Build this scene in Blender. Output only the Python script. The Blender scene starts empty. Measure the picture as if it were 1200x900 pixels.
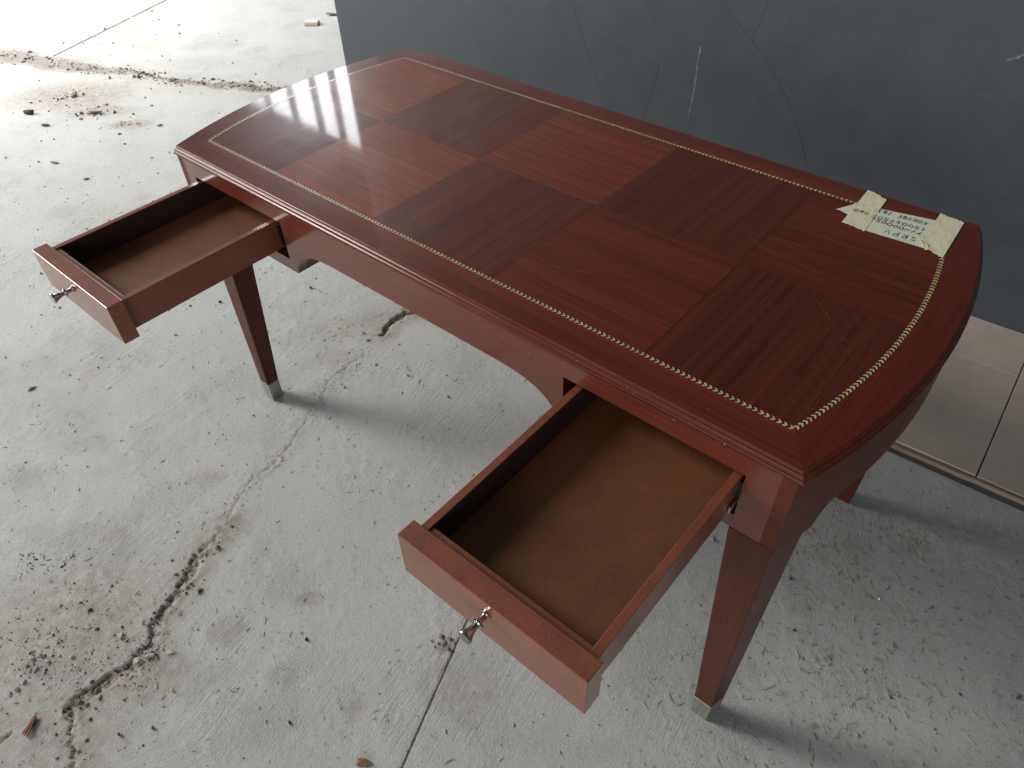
import bpy, bmesh, math, random
import numpy as np
from mathutils import Vector, Matrix

R = math.radians
random.seed(7)
rng = np.random.default_rng(11)
sc = bpy.context.scene
col = sc.collection

# ------------------------------------------------------------------ camera
CP = np.array([0.8665, -1.0555, 1.5547])
YAW, PITCH, ROLL, FPX = -0.7328, -0.7711, -0.0392, 858.98
_f = np.array([math.sin(YAW) * math.cos(PITCH), math.cos(YAW) * math.cos(PITCH), math.sin(PITCH)])
_r = np.array([math.cos(YAW), -math.sin(YAW), 0.0])
_u = np.cross(_r, _f)
_c, _s = math.cos(ROLL), math.sin(ROLL)
RT, UP = _c * _r + _s * _u, -_s * _r + _c * _u
cam = bpy.data.objects.new('camera', bpy.data.cameras.new('camera'))
col.objects.link(cam)
M = Matrix([[RT[0], UP[0], -_f[0], CP[0]], [RT[1], UP[1], -_f[1], CP[1]], [RT[2], UP[2], -_f[2], CP[2]], [0, 0, 0, 1]])
cam.matrix_world = M
cam.data.sensor_fit = 'HORIZONTAL'
cam.data.sensor_width = 36.0
cam.data.lens = FPX / 1200 * 36.0
cam.data.clip_start = 0.02
cam.data.clip_end = 200
sc.camera = cam

# ------------------------------------------------------------------ world and lamps (wide doorway on the left, plus two added fills)
w = bpy.data.worlds.new('World'); sc.world = w; w.use_nodes = True
bg = w.node_tree.nodes['Background']
bg.inputs[0].default_value = (0.72, 0.87, 1.0, 1)
bg.inputs[1].default_value = 0.132

def area(name, loc, target, sx, sy, watts, colour):
    l = bpy.data.lights.new(name, 'AREA'); l.shape = 'RECTANGLE'; l.size = sx; l.size_y = sy
    l.energy = watts; l.color = colour
    o = bpy.data.objects.new(name, l); col.objects.link(o)
    o.location = loc
    o.rotation_euler = (Vector(target) - Vector(loc)).to_track_quat('-Z', 'Z').to_euler()
    return o
area('doorway_daylight', (-7.8, -3.0, 3.95), (0.0, -0.2, 0.4), 5.8, 2.3, 1180, (1.0, 0.985, 0.96))
floor_fill = area('added_floor_fill', (-5.2, 0.9, 5.6), (-5.1, 0.9, 0.0), 2.4, 2.6, 95, (0.96, 0.985, 1.0))  # added lamp to brighten the far left floor, no known opening above
floor_fill.data.spread = R(75)
sky_gate = area('gate_daylight', (-6.9, 4.25, 3.0), (-6.9, 0.0, 3.0), 3.6, 2.6, 340, (0.93, 0.97, 1.0))

area('added_front_fill', (2.2, -6.6, 2.1), (0.0, 0.0, 0.4), 6.5, 2.6, 240, (0.95, 0.98, 1.0))  # added fill behind the camera for the desk front, no known source
sc.view_settings.view_transform = 'Standard'
sc.view_settings.look = 'None'
sc.view_settings.exposure = 0.0
sc.view_settings.gamma = 1.0
sc.view_settings.use_curve_mapping = False
sc.cycles.max_bounces = 8
sc.cycles.caustics_reflective = False
sc.cycles.caustics_refractive = False

# ------------------------------------------------------------------ helpers
def floor_at(px, py, z=0.0):
    """floor point seen at a position of the 1200x900 photograph"""
    d = _f + RT * (px - 600) / FPX - UP * (py - 450) / FPX
    t = (z - CP[2]) / d[2]
    p = CP + t * d
    return float(p[0]), float(p[1])
def wall_at(px, py, p0, n):
    d = _f + RT * (px - 600) / FPX - UP * (py - 450) / FPX
    t = np.dot(np.array(p0) - CP, n) / np.dot(d, n)
    return CP + t * d

def tag(o, label=None, cat=None, group=None, kind=None):
    if label: o['label'] = label
    if cat: o['category'] = cat
    if group: o['group'] = group
    if kind: o['kind'] = kind
    return o
def empty(name, loc=(0, 0, 0), rz=0.0):
    o = bpy.data.objects.new(name, None); col.objects.link(o)
    o.location = loc; o.rotation_euler = (0, 0, rz); o.empty_display_size = 0.1
    return o
def link(name, me, mats, parent=None, smooth=None):
    for m in (mats if isinstance(mats, (list, tuple)) else [mats]): me.materials.append(m)
    o = bpy.data.objects.new(name, me); col.objects.link(o)
    if parent: o.parent = parent
    if smooth is not None:
        me.polygons.foreach_set('use_smooth', np.ones(len(me.polygons), dtype=bool))
        me.set_sharp_from_angle(angle=R(smooth))
    return o
def mesh(name, verts, faces, mats, parent=None, smooth=None):
    me = bpy.data.meshes.new(name); me.from_pydata([tuple(v) for v in verts], [], faces); me.validate(); me.update()
    bm = bmesh.new(); bm.from_mesh(me); bmesh.ops.recalc_face_normals(bm, faces=bm.faces); bm.to_mesh(me); bm.free()
    return link(name, me, mats, parent, smooth)
def bm_obj(name, bm, mats, parent=None, smooth=None):
    bmesh.ops.recalc_face_normals(bm, faces=bm.faces)
    me = bpy.data.meshes.new(name); bm.to_mesh(me); bm.free()
    return link(name, me, mats, parent, smooth)
def add_box(bm, x0, x1, y0, y1, z0, z1, bev=0.0):
    r = bmesh.ops.create_cube(bm, size=1.0)
    vs = r['verts']
    for v in vs:
        v.co = Vector(((x0 + x1) / 2 + v.co.x * (x1 - x0), (y0 + y1) / 2 + v.co.y * (y1 - y0), (z0 + z1) / 2 + v.co.z * (z1 - z0)))
    if bev:
        es = list({e for v in vs for e in v.link_edges})
        bmesh.ops.bevel(bm, geom=es, offset=bev, segments=2, affect='EDGES', profile=0.5)
def box(name, x0, x1, y0, y1, z0, z1, mat, parent=None, bev=0.0008):
    bm = bmesh.new(); add_box(bm, x0, x1, y0, y1, z0, z1, bev)
    return bm_obj(name, bm, mat, parent)
def prism(bm, pts, z0, z1):
    n = len(pts)
    a = [bm.verts.new((p[0], p[1], z0)) for p in pts]; b = [bm.verts.new((p[0], p[1], z1)) for p in pts]
    bm.faces.new(b); bm.faces.new(a[::-1])
    for i in range(n): bm.faces.new((a[i], a[(i + 1) % n], b[(i + 1) % n], b[i]))
def extrude_xz(bm, pts, y0, y1):
    n = len(pts)
    a = [bm.verts.new((p[0], y0, p[1])) for p in pts]; b = [bm.verts.new((p[0], y1, p[1])) for p in pts]
    bm.faces.new(a); bm.faces.new(b[::-1])
    for i in range(n): bm.faces.new((a[i], b[i], b[(i + 1) % n], a[(i + 1) % n]))
def loft(bm, rings, cap0=True, cap1=True):
    rr = [[bm.verts.new(v) for v in r] for r in rings]
    n = len(rr[0])
    for a, b in zip(rr, rr[1:]):
        for i in range(n): bm.faces.new((a[i], a[(i + 1) % n], b[(i + 1) % n], b[i]))
    if cap0: bm.faces.new(rr[0][::-1])
    if cap1: bm.faces.new(rr[-1])
    return rr

# value noise
def _hash(ix, iy, s):
    h = (ix.astype(np.int64) * 374761393 + iy.astype(np.int64) * 668265263 + s * 974634777) & 0x7fffffff
    h = ((h ^ (h >> 13)) * 1274126177) & 0x7fffffff
    h = h ^ (h >> 16)
    return (h & 0xffff) / 65535.0
def vnoise(x, y, s=0):
    ix, iy = np.floor(x), np.floor(y); fx, fy = x - ix, y - iy
    fx = fx * fx * (3 - 2 * fx); fy = fy * fy * (3 - 2 * fy)
    a, b = _hash(ix, iy, s), _hash(ix + 1, iy, s); c, d = _hash(ix, iy + 1, s), _hash(ix + 1, iy + 1, s)
    return (a * (1 - fx) + b * fx) * (1 - fy) + (c * (1 - fx) + d * fx) * fy
def fbm(x, y, s=0, o=4):
    v, a, t = 0, 1.0, 0
    for k in range(o):
        v = v + a * vnoise(x * 2 ** k, y * 2 ** k, s + k * 17); t += a; a *= 0.5
    return v / t
def seg_dist(X, Y, pts):
    d = np.full(X.shape, 1e9); tt = np.zeros(X.shape)
    L = 0.0
    for (x0, y0), (x1, y1) in zip(pts, pts[1:]):
        dx, dy = x1 - x0, y1 - y0; l2 = dx * dx + dy * dy
        t = np.clip(((X - x0) * dx + (Y - y0) * dy) / l2, 0, 1)
        q = np.hypot(X - x0 - t * dx, Y - y0 - t * dy)
        m = q < d; d = np.where(m, q, d); tt = np.where(m, L + t * math.sqrt(l2), tt)
        L += math.sqrt(l2)
    return d, tt / L
def side_of(X, Y, pts):
    best = np.full(X.shape, 1e9); sd = np.ones(X.shape)
    for (x0, y0), (x1, y1) in zip(pts, pts[1:]):
        dx, dy = x1 - x0, y1 - y0; l2 = dx * dx + dy * dy
        t = np.clip(((X - x0) * dx + (Y - y0) * dy) / l2, 0, 1)
        q = np.hypot(X - x0 - t * dx, Y - y0 - t * dy); m = q < best
        best = np.where(m, q, best); sd = np.where(m, np.sign(dx * (Y - y0) - dy * (X - x0)), sd)
    return sd
def sstep(a, b, x):
    t = np.clip((x - a) / (b - a), 0, 1); return t * t * (3 - 2 * t)

# ------------------------------------------------------------------ materials
class N:
    def __init__(s, name):
        s.m = bpy.data.materials.new(name); s.m.use_nodes = True
        s.t = s.m.node_tree; s.p = s.t.nodes['Principled BSDF']
    def n(s, typ, **kw):
        n = s.t.nodes.new(typ)
        for k, v in kw.items(): setattr(n, k, v)
        return n
    def l(s, a, b): s.t.links.new(a, b)
    def val(s, sock, v):
        if hasattr(v, 'links') or isinstance(v, bpy.types.NodeSocket): s.l(v, sock)
        else: sock.default_value = v
    def math(s, op, a, b=0.0, clamp=False):
        n = s.n('ShaderNodeMath', operation=op, use_clamp=clamp); s.val(n.inputs[0], a); s.val(n.inputs[1], b); return n.outputs[0]
    def mix(s, f, a, b, blend='MIX'):
        n = s.n('ShaderNodeMix', data_type='RGBA', blend_type=blend)
        s.val(n.inputs[0], f)
        for i, v in ((6, a), (7, b)):
            if isinstance(v, tuple): v = tuple(v) + ((1,) if len(v) == 3 else ())
            s.val(n.inputs[i], v)
        return n.outputs[2]
    def coord(s, scale=(1, 1, 1), rot=(0, 0, 0), loc=(0, 0, 0), which='Object'):
        t = s.n('ShaderNodeTexCoord'); m = s.n('ShaderNodeMapping')
        m.inputs['Scale'].default_value = scale; m.inputs['Rotation'].default_value = rot; m.inputs['Location'].default_value = loc
        s.l(t.outputs[which], m.inputs[0]); return m.outputs[0]
    def turned(s, angle, scale, loc=(0, 0, 0)):
        """object coordinates turned first and stretched afterwards"""
        a = s.coord(rot=(0, 0, angle)); m = s.n('ShaderNodeMapping'); m.inputs['Scale'].default_value = scale; m.inputs['Location'].default_value = loc
        s.l(a, m.inputs[0]); return m.outputs[0]
    def noise(s, vec, scale=5, detail=4, rough=0.55, dist=0.0):
        n = s.n('ShaderNodeTexNoise'); s.l(vec, n.inputs['Vector'])
        n.inputs['Scale'].default_value = scale; n.inputs['Detail'].default_value = detail
        n.inputs['Roughness'].default_value = rough; n.inputs['Distortion'].default_value = dist
        return n.outputs['Fac']
    def rng(s, v, a, b, c=0.0, d=1.0):
        n = s.n('ShaderNodeMapRange'); s.val(n.inputs[0], v)
        for i, q in enumerate((a, b, c, d)): s.val(n.inputs[i + 1], q)
        return n.outputs[0]
    def attr(s, name):
        n = s.n('ShaderNodeAttribute', attribute_name=name); return n.outputs['Fac']
    def bump(s, h, strength=0.3, dist=0.001, base=None):
        n = s.n('ShaderNodeBump'); n.inputs['Strength'].default_value = strength; n.inputs['Distance'].default_value = dist
        s.l(h, n.inputs['Height'])
        if base is not None: s.l(base, n.inputs['Normal'])
        return n.outputs[0]
    def out(s, base=None, rough=None, normal=None, **kw):
        if base is not None: s.val(s.p.inputs['Base Color'], tuple(base) + (1,) if isinstance(base, tuple) else base)
        if rough is not None: s.val(s.p.inputs['Roughness'], rough)
        if normal is not None: s.l(normal, s.p.inputs['Normal'])
        for k, v in kw.items(): s.val(s.p.inputs[k.replace('_', ' ')], v)
        return s.m

def wood(name, dark, light, axis='x', seed=0.0, rough=0.38, coat=0.55, coat_rough=0.052, band=1.0, fig=True, worn=0.0):
    """varnished mahogany, the grain running along the given axis"""
    g = N(name)
    st = {'x': (0.9, 75, 75), 'y': (75, 0.9, 75), 'z': (75, 75, 0.9)}[axis]
    fi = {'x': (7, 420, 420), 'y': (420, 7, 420), 'z': (420, 420, 7)}[axis]
    v = g.coord(st, loc=(seed, seed * 1.7, seed * 0.6))
    b1 = g.noise(v, 1.0, 5, 0.62, 0.35)
    v3 = g.coord(tuple(q * 0.22 for q in st), loc=(seed * 2.1, seed, 3))
    b2 = g.noise(v3, 1.0, 2, 0.5, 0.2)
    vf = g.coord(fi, loc=(seed, 1, 2))
    b3 = g.noise(vf, 1.0, 2, 0.6)
    f = g.math('ADD', g.math('MULTIPLY', g.rng(b1, 0.30, 0.70), 0.72 * band), g.math('MULTIPLY', g.rng(b2, 0.28, 0.72), 0.28))
    c = g.mix(f, dark, light)
    pores = g.rng(b3, 0.33, 0.52, 0.0, 1.0)
    c = g.mix(g.math('MULTIPLY', g.math('SUBTRACT', 1.0, pores), 0.45), c, tuple(q * 0.45 for q in dark))
    vo = g.coord((1, 1, 1), loc=(seed, 0, 0))
    sm = g.noise(vo, 9.0, 5, 0.65)
    r = g.rng(sm, 0.35, 0.7, rough - 0.06, rough + 0.09)
    cr = g.rng(g.noise(vo, 5.0, 6, 0.7), 0.35, 0.75, coat_rough * 0.8, coat_rough * 1.9)
    spec = g.n('ShaderNodeTexVoronoi'); g.l(vo, spec.inputs['Vector']); spec.inputs['Scale'].default_value = 55
    rnd = g.n('ShaderNodeSeparateColor'); g.l(spec.outputs['Color'], rnd.inputs[0])
    dot = g.math('MULTIPLY', g.math('LESS_THAN', spec.outputs['Distance'], 0.055), g.math('GREATER_THAN', rnd.outputs[0], 0.86))
    c = g.mix(g.math('MULTIPLY', dot, 0.4), c, (0.36, 0.26, 0.21))
    nb = g.bump(b3, 0.06, 0.0006)
    nb = g.bump(g.noise(vo, 14, 2, 0.5), 0.02, 0.004, nb)
    return g.out(c, r, nb, Specular_IOR_Level=0.12, Coat_Weight=coat, Coat_Roughness=cr, Coat_IOR=1.5 if axis == 'x' and coat < 0.9 else (1.5 if coat < 0.9 else 1.62))

D1, L1 = (0.045, 0.0085, 0.0065), (0.120, 0.0270, 0.0155)
MW = {}
for k in range(5):   # leaf tones; the darkening to the right is light falloff put into colour
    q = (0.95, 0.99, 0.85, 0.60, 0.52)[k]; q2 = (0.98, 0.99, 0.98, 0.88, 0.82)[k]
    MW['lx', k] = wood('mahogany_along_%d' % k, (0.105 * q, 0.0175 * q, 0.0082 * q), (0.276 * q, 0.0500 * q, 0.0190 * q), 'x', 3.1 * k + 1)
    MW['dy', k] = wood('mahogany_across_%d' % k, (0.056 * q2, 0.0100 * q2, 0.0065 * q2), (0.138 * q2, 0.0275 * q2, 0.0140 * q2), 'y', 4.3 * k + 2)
W_bx = wood('border_mahogany', (0.074, 0.0125, 0.0072), (0.180, 0.0325, 0.0145), 'x', 9.0)
W_by = wood('end_border_mahogany', (0.085, 0.0125, 0.0078), (0.140, 0.0210, 0.0115), 'y', 5.0, band=0.6)
W_edge = wood('edge_mahogany', (0.075, 0.0130, 0.0085), (0.140, 0.0260, 0.0150), 'x', 7.0, coat=0.35, coat_rough=0.24)
W_apron = wood('apron_mahogany', (0.085, 0.0160, 0.0085), (0.165, 0.0350, 0.0165), 'x', 12.0, rough=0.42, coat=1.0, coat_rough=0.13, band=0.7)
W_end = wood('end_apron_mahogany', (0.066, 0.0150, 0.0095), (0.125, 0.0285, 0.0160), 'y', 15.0, rough=0.42, coat=0.22, coat_rough=0.28, band=0.7)
W_leg = wood('leg_mahogany', (0.054, 0.0145, 0.0105), (0.100, 0.0270, 0.0175), 'z', 18.0, rough=0.42, coat=0.22, coat_rough=0.28, band=0.7)
W_case = wood('case_mahogany', (0.066, 0.0150, 0.0095), (0.125, 0.0285, 0.0160), 'y', 21.0, rough=0.45, coat=0.65, coat_rough=0.13, band=0.6)

def lacquer(name, c0, c1, rough, coat, cr, scale=260.0):
    g = N(name); v = g.coord()
    f = g.rng(g.noise(v, scale, 3, 0.7), 0.36, 0.64)
    big = g.rng(g.noise(v, 16, 4, 0.6), 0.3, 0.7)
    c = g.mix(g.math('ADD', g.math('MULTIPLY', f, 0.5), g.math('MULTIPLY', big, 0.5)), c0, c1)
    return g.out(c, rough, g.bump(g.noise(v, 120, 3), 0.05, 0.001), Coat_Weight=coat, Coat_Roughness=cr)
M_front = lacquer('drawer_front_stain', (0.118, 0.031, 0.0140), (0.255, 0.068, 0.027), 0.42, 0.85, 0.2)
M_rail = lacquer('drawer_side_stain', (0.135, 0.032, 0.0130), (0.230, 0.058, 0.022), 0.45, 0.8, 0.26)
M_inner_shade = lacquer('drawer_inside_shade', (0.028, 0.013, 0.010), (0.045, 0.020, 0.014), 0.6, 0.0, 0.4)  # near-black so the inner walls look shaded
M_liner = lacquer('drawer_liner', (0.098, 0.032, 0.0090), (0.205, 0.068, 0.0185), 0.62, 0.06, 0.4, 420.0)

g = N('inlay_dark'); M_inlay = g.out((0.022, 0.010, 0.007), 0.35, Coat_Weight=0.5, Coat_Roughness=0.12)
g = N('inlay_light'); v = g.coord()
M_chev = g.out(g.mix(g.rng(g.noise(v, 90, 3), 0.3, 0.7), (0.38, 0.23, 0.09), (0.68, 0.49, 0.23)), 0.35, Coat_Weight=0.4, Coat_Roughness=0.12)
g = N('brushed_metal'); v = g.coord((60, 60, 6))
M_ferrule = g.out(g.mix(g.rng(g.noise(v, 4, 5, 0.7), 0.3, 0.72), (0.42, 0.39, 0.34), (0.66, 0.63, 0.57)), g.rng(g.noise(v, 6, 4), 0.3, 0.7, 0.28, 0.5), Metallic=1.0)
g = N('chrome'); M_chrome = g.out((0.40, 0.39, 0.40), 0.15, Metallic=1.0)
g = N('black_runner'); M_runner = g.out((0.012, 0.012, 0.013), 0.4)
g = N('steel_runner'); M_steel = g.out((0.6, 0.6, 0.6), 0.3, Metallic=1.0)
g = N('scratch'); M_scratch = g.out((0.17, 0.085, 0.060), 0.5)

def paper(name, c0, c1, alpha_bump=0.5):
    g = N(name); v = g.coord()
    n1 = g.noise(v, 60, 5, 0.6); n2 = g.noise(g.coord((30, 4, 10)), 20, 3)
    c = g.mix(g.rng(n1, 0.3, 0.7), c0, c1)
    c = g.mix(g.math('MULTIPLY', g.rng(n2, 0.45, 0.62), 0.25), c, tuple(q * 0.8 for q in c0))
    return g.out(c, 0.62, g.bump(g.noise(g.coord((1, 0.15, 1)), 900, 2), alpha_bump, 0.0004))
M_paper = paper('label_paper', (0.62, 0.61, 0.50), (0.70, 0.69, 0.58))
M_tape = paper('masking_tape', (0.64, 0.595, 0.39), (0.75, 0.70, 0.49))
g = N('pen_ink'); M_ink = g.out((0.012, 0.012, 0.016), 0.6)

# painted wall
g = N('slate_paint'); v = g.coord()
big = g.rng(g.noise(v, 2.2, 6, 0.62, 0.6), 0.3, 0.72)
c = g.mix(big, (0.028, 0.034, 0.041), (0.035, 0.0425, 0.0515))
sc_ = g.noise(g.coord((3, 3, 9), rot=(0, R(35), 0)), 3.5, 7, 0.72, 1.5)
c = g.mix(g.math('MULTIPLY', g.rng(sc_, 0.60, 0.74), 0.30), c, (0.11, 0.12, 0.125))
wv = g.noise(g.coord((260, 260, 40)), 1.0, 3, 0.6)
c = g.mix(g.math('MULTIPLY', g.rng(wv, 0.35, 0.7), 0.16), c, (0.095, 0.105, 0.115))
hb = g.bump(wv, 0.12, 0.001); hb = g.bump(g.noise(v, 9, 5, 0.6), 0.10, 0.006, hb)
M_wall = g.out(c, g.rng(g.noise(v, 8, 4), 0.3, 0.7, 0.40, 0.55), hb, Specular_IOR_Level=0.7)
g = N('wall_crack'); M_wcrack = g.out((0.021, 0.026, 0.031), 0.7)
g = N('wall_scuff'); v = g.coord()
M_wscuff = g.out(g.mix(g.rng(g.noise(v, 60, 5), 0.35, 0.65), (0.05, 0.06, 0.07), (0.17, 0.18, 0.185)), 0.8)

# concrete
g = N('worn_concrete'); v = g.coord()
big = g.rng(g.noise(v, 1.3, 6, 0.6, 0.4), 0.3, 0.7)
mid = g.rng(g.noise(v, 9.0, 6, 0.65, 0.5), 0.28, 0.72)
fine = g.rng(g.noise(v, 230, 4, 0.75), 0.25, 0.75)
c = g.mix(big, (0.315, 0.325, 0.318), (0.440, 0.432, 0.402))
c = g.mix(g.math('MULTIPLY', mid, 0.55), c, (0.405, 0.395, 0.370))
c = g.mix(g.math('MULTIPLY', fine, 0.42), c, (0.54, 0.53, 0.50), 'MIX')
f2 = g.rng(g.noise(g.coord((1, 1, 1), loc=(7, 1, 0)), 95, 6, 0.8), 0.35, 0.62)
c = g.mix(g.math('MULTIPLY', f2, 0.30), c, (0.27, 0.262, 0.245))
dk = g.math('MAXIMUM', g.rng(g.noise(v, 340, 3, 0.6), 0.62, 0.72), g.rng(g.noise(g.coord((1, 1, 1), loc=(3, 3, 0)), 120, 5, 0.75), 0.66, 0.74))
c = g.mix(g.math('MULTIPLY', dk, 0.55), c, (0.15, 0.138, 0.12))
f3 = g.noise(g.coord((1, 1, 1), loc=(2, 9, 0)), 165, 3, 0.85)
fm = g.rng(g.noise(g.coord((1, 1, 1), loc=(5, 5, 0)), 7, 4, 0.6), 0.35, 0.65)
c = g.mix(g.math('MULTIPLY', g.rng(f3, 0.52, 0.70, 0.0, 0.40), fm), c, (0.58, 0.57, 0.54))
c = g.mix(g.math('MULTIPLY', g.rng(f3, 0.48, 0.31, 0.0, 0.40), fm), c, (0.22, 0.212, 0.20))
flk = g.math('MULTIPLY', g.rng(g.noise(g.coord((1, 1, 1), rot=(0, 0, 0.6), loc=(8, 2, 0)), 85, 4, 0.75, 0.3), 0.60, 0.66), g.rng(fm, 0.2, 0.7, 0.25, 1.0))
pit = g.n('ShaderNodeTexVoronoi'); g.l(g.coord(), pit.inputs['Vector']); pit.inputs['Scale'].default_value = 62
pr = g.n('ShaderNodeSeparateColor'); g.l(pit.outputs['Color'], pr.inputs[0])
pm = g.math('MULTIPLY', g.math('LESS_THAN', pit.outputs['Distance'], g.rng(pr.outputs[1], 0, 1, 0.05, 0.17)), g.math('GREATER_THAN', pr.outputs[0], 0.72))
c = g.mix(g.math('MULTIPLY', pm, 0.6), c, (0.12, 0.11, 0.095))
swv = g.noise(g.coord((1.0, 1.0, 1.0)), 3.0, 3, 0.6, 1.6)
c = g.mix(g.math('MULTIPLY', g.rng(swv, 0.58, 0.72), 0.30), c, (0.30, 0.315, 0.325))
di = g.attr('dirt')
dn = g.math('MULTIPLY', di, g.rng(g.noise(v, 38, 6, 0.72), 0.28, 0.62), True)
c = g.mix(dn, c, g.mix(g.rng(g.noise(v, 20, 4), 0.35, 0.65), (0.185, 0.150, 0.118), (0.275, 0.215, 0.165)))
c = g.mix(g.attr('grit'), c, g.mix(g.rng(g.noise(v, 150, 4, 0.8), 0.4, 0.6), (0.06, 0.048, 0.038), (0.30, 0.25, 0.20)))
c = g.mix(g.math('MULTIPLY', g.attr('pale'), 0.7), c, (0.62, 0.62, 0.60))
h1 = g.noise(v, 260, 4, 0.75); h2 = g.noise(v, 60, 5, 0.65); h3 = g.noise(g.coord((1, 1, 1)), 700, 2, 0.7)
fa, fb = floor_at(60, 450), floor_at(112, 414)
sang = -math.atan2(fb[1] - fa[1], fb[0] - fa[0])
stri = g.noise(g.turned(sang, (9, 110, 1)), 1.0, 4, 0.65, 1.2)
smask = g.rng(g.noise(g.coord((1, 1, 1), loc=(11, 4, 0)), 2.2, 3, 0.5), 0.50, 0.66)
hs = g.math('MULTIPLY', stri, smask)
nb = g.bump(flk, 0.55, 0.0020)
nb = g.bump(hs, 0.75, 0.0055, nb)
st2 = g.noise(g.turned(sang + 0.55, (9, 120, 1)), 1.0, 4, 0.65, 1.2)
sm2 = g.rng(g.noise(g.coord((1, 1, 1), loc=(31, 14, 0)), 3.0, 3, 0.5), 0.55, 0.70)
nb = g.bump(g.math('MULTIPLY', st2, sm2), 0.55, 0.0045, nb)
rg = g.math('MULTIPLY', g.rng(g.noise(g.coord((1, 1, 1), loc=(1, 44, 0)), 4.2, 4, 0.6), 0.50, 0.64), g.noise(g.coord((1, 1, 1), loc=(6, 6, 0)), 130, 5, 0.75, 0.6))
nb = g.bump(rg, 0.9, 0.0045, nb); nb = g.bump(h2, 0.16, 0.003, nb); nb = g.bump(h1, 0.95, 0.0021, nb); nb = g.bump(h3, 0.45, 0.0008, nb)
M_floor = g.out(c, g.rng(mid, 0, 1, 0.68, 0.86), nb, Specular_IOR_Level=0.35)

# tiles
g = N('brown_tile'); v = g.coord()
oi = g.n('ShaderNodeObjectInfo')
big = g.rng(g.noise(v, 4, 6, 0.65, 0.6), 0.28, 0.72)
c = g.mix(big, (0.36, 0.290, 0.240), (0.48, 0.395, 0.330))
st = g.noise(g.coord((6, 60, 6), rot=(0, 0, R(35))), 1.0, 5, 0.7, 0.5)
c = g.mix(g.math('MULTIPLY', g.rng(st, 0.5, 0.75), 0.35), c, (0.45, 0.41, 0.37))
c = g.mix(g.math('MULTIPLY', oi.outputs['Random'], 0.05), c, (0.20, 0.19, 0.185))
M_tile = g.out(c, g.rng(g.noise(v, 12, 5), 0.3, 0.7, 0.50, 0.72), g.bump(g.noise(v, 70, 4, 0.7), 0.12, 0.0015))
g = N('platform_board'); v = g.coord()
M_board = g.out(g.mix(g.noise(v, 30, 4), (0.016, 0.017, 0.019), (0.034, 0.034, 0.036)), 0.75)
g = N('raw_plywood'); v = g.coord((4, 120, 120))
M_ply = g.out(g.mix(g.rng(g.noise(v, 1, 5, 0.7), 0.3, 0.7), (0.15, 0.095, 0.065), (0.30, 0.215, 0.155)), 0.75)
g = N('grey_steel'); M_gate = g.out((0.10, 0.105, 0.11), 0.5)

def plain(name, c0, c1, rough=0.85, scale=120):
    g = N(name); v = g.coord()
    return g.out(g.mix(g.rng(g.noise(v, scale, 4, 0.7), 0.3, 0.7), c0, c1), rough, g.bump(g.noise(v, scale * 2, 3), 0.4, 0.001))
M_grit = plain('dark_grit', (0.012, 0.011, 0.010), (0.05, 0.044, 0.038))
M_crumb = plain('concrete_crumb', (0.24, 0.235, 0.22), (0.44, 0.43, 0.40))
M_crumb2 = plain('floor_crumb', (0.15, 0.14, 0.125), (0.36, 0.34, 0.31))
M_straw = plain('dry_fibre', (0.20, 0.165, 0.105), (0.42, 0.37, 0.27))
M_soil = plain('brown_soil', (0.075, 0.052, 0.036), (0.19, 0.14, 0.10))
M_wchip = plain('red_wood', (0.13, 0.055, 0.028), (0.30, 0.15, 0.08))
M_bone = plain('cream_chip', (0.60, 0.54, 0.36), (0.76, 0.71, 0.55))
M_tan = plain('tan_chip', (0.42, 0.27, 0.12), (0.58, 0.40, 0.20))
M_brick = plain('pale_brick', (0.50, 0.40, 0.33), (0.62, 0.52, 0.45))

# ------------------------------------------------------------------ floor
CR = {
 'main': [floor_at(*p) for p in [(86, 930), (83, 895), (84, 862), (77, 835), (84, 822), (104, 806), (128, 793), (150, 779), (162, 764), (176, 742), (186, 722), (197, 703), (206, 690), (219, 668), (232, 650), (248, 634), (262, 617)]],
 'hair': [floor_at(*p) for p in [(262, 617), (275, 590), (300, 560), (330, 535), (365, 480), (392, 440), (425, 415)]],
 'knee': [floor_at(*p) for p in [(447, 392), (456, 379), (467, 372), (477, 366), (491, 366)]],
 'soil': [floor_at(*p) for p in [(-60, 60), (0, 64), (40, 70), (80, 78), (120, 83), (160, 86), (176, 90), (205, 95), (245, 98), (290, 102), (322, 104), (345, 107)]],
 'left': [floor_at(*p) for p in [(0, 868), (16, 857)]],
}
j0, j1 = np.array(floor_at(470, 900)), np.array(floor_at(543, 735))
jd = (j1 - j0) / np.hypot(*(j1 - j0))
CR['joint'] = [tuple(j0 - jd * 0.6), tuple(j1 + jd * 3.0)]
k0, k1 = np.array(floor_at(195, 0)), np.array(floor_at(62, 66))
kd = (k0 - k1) / np.hypot(*(k0 - k1))
CR['far_joint'] = [tuple(k1), tuple(k0 + kd * 6)]

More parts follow.
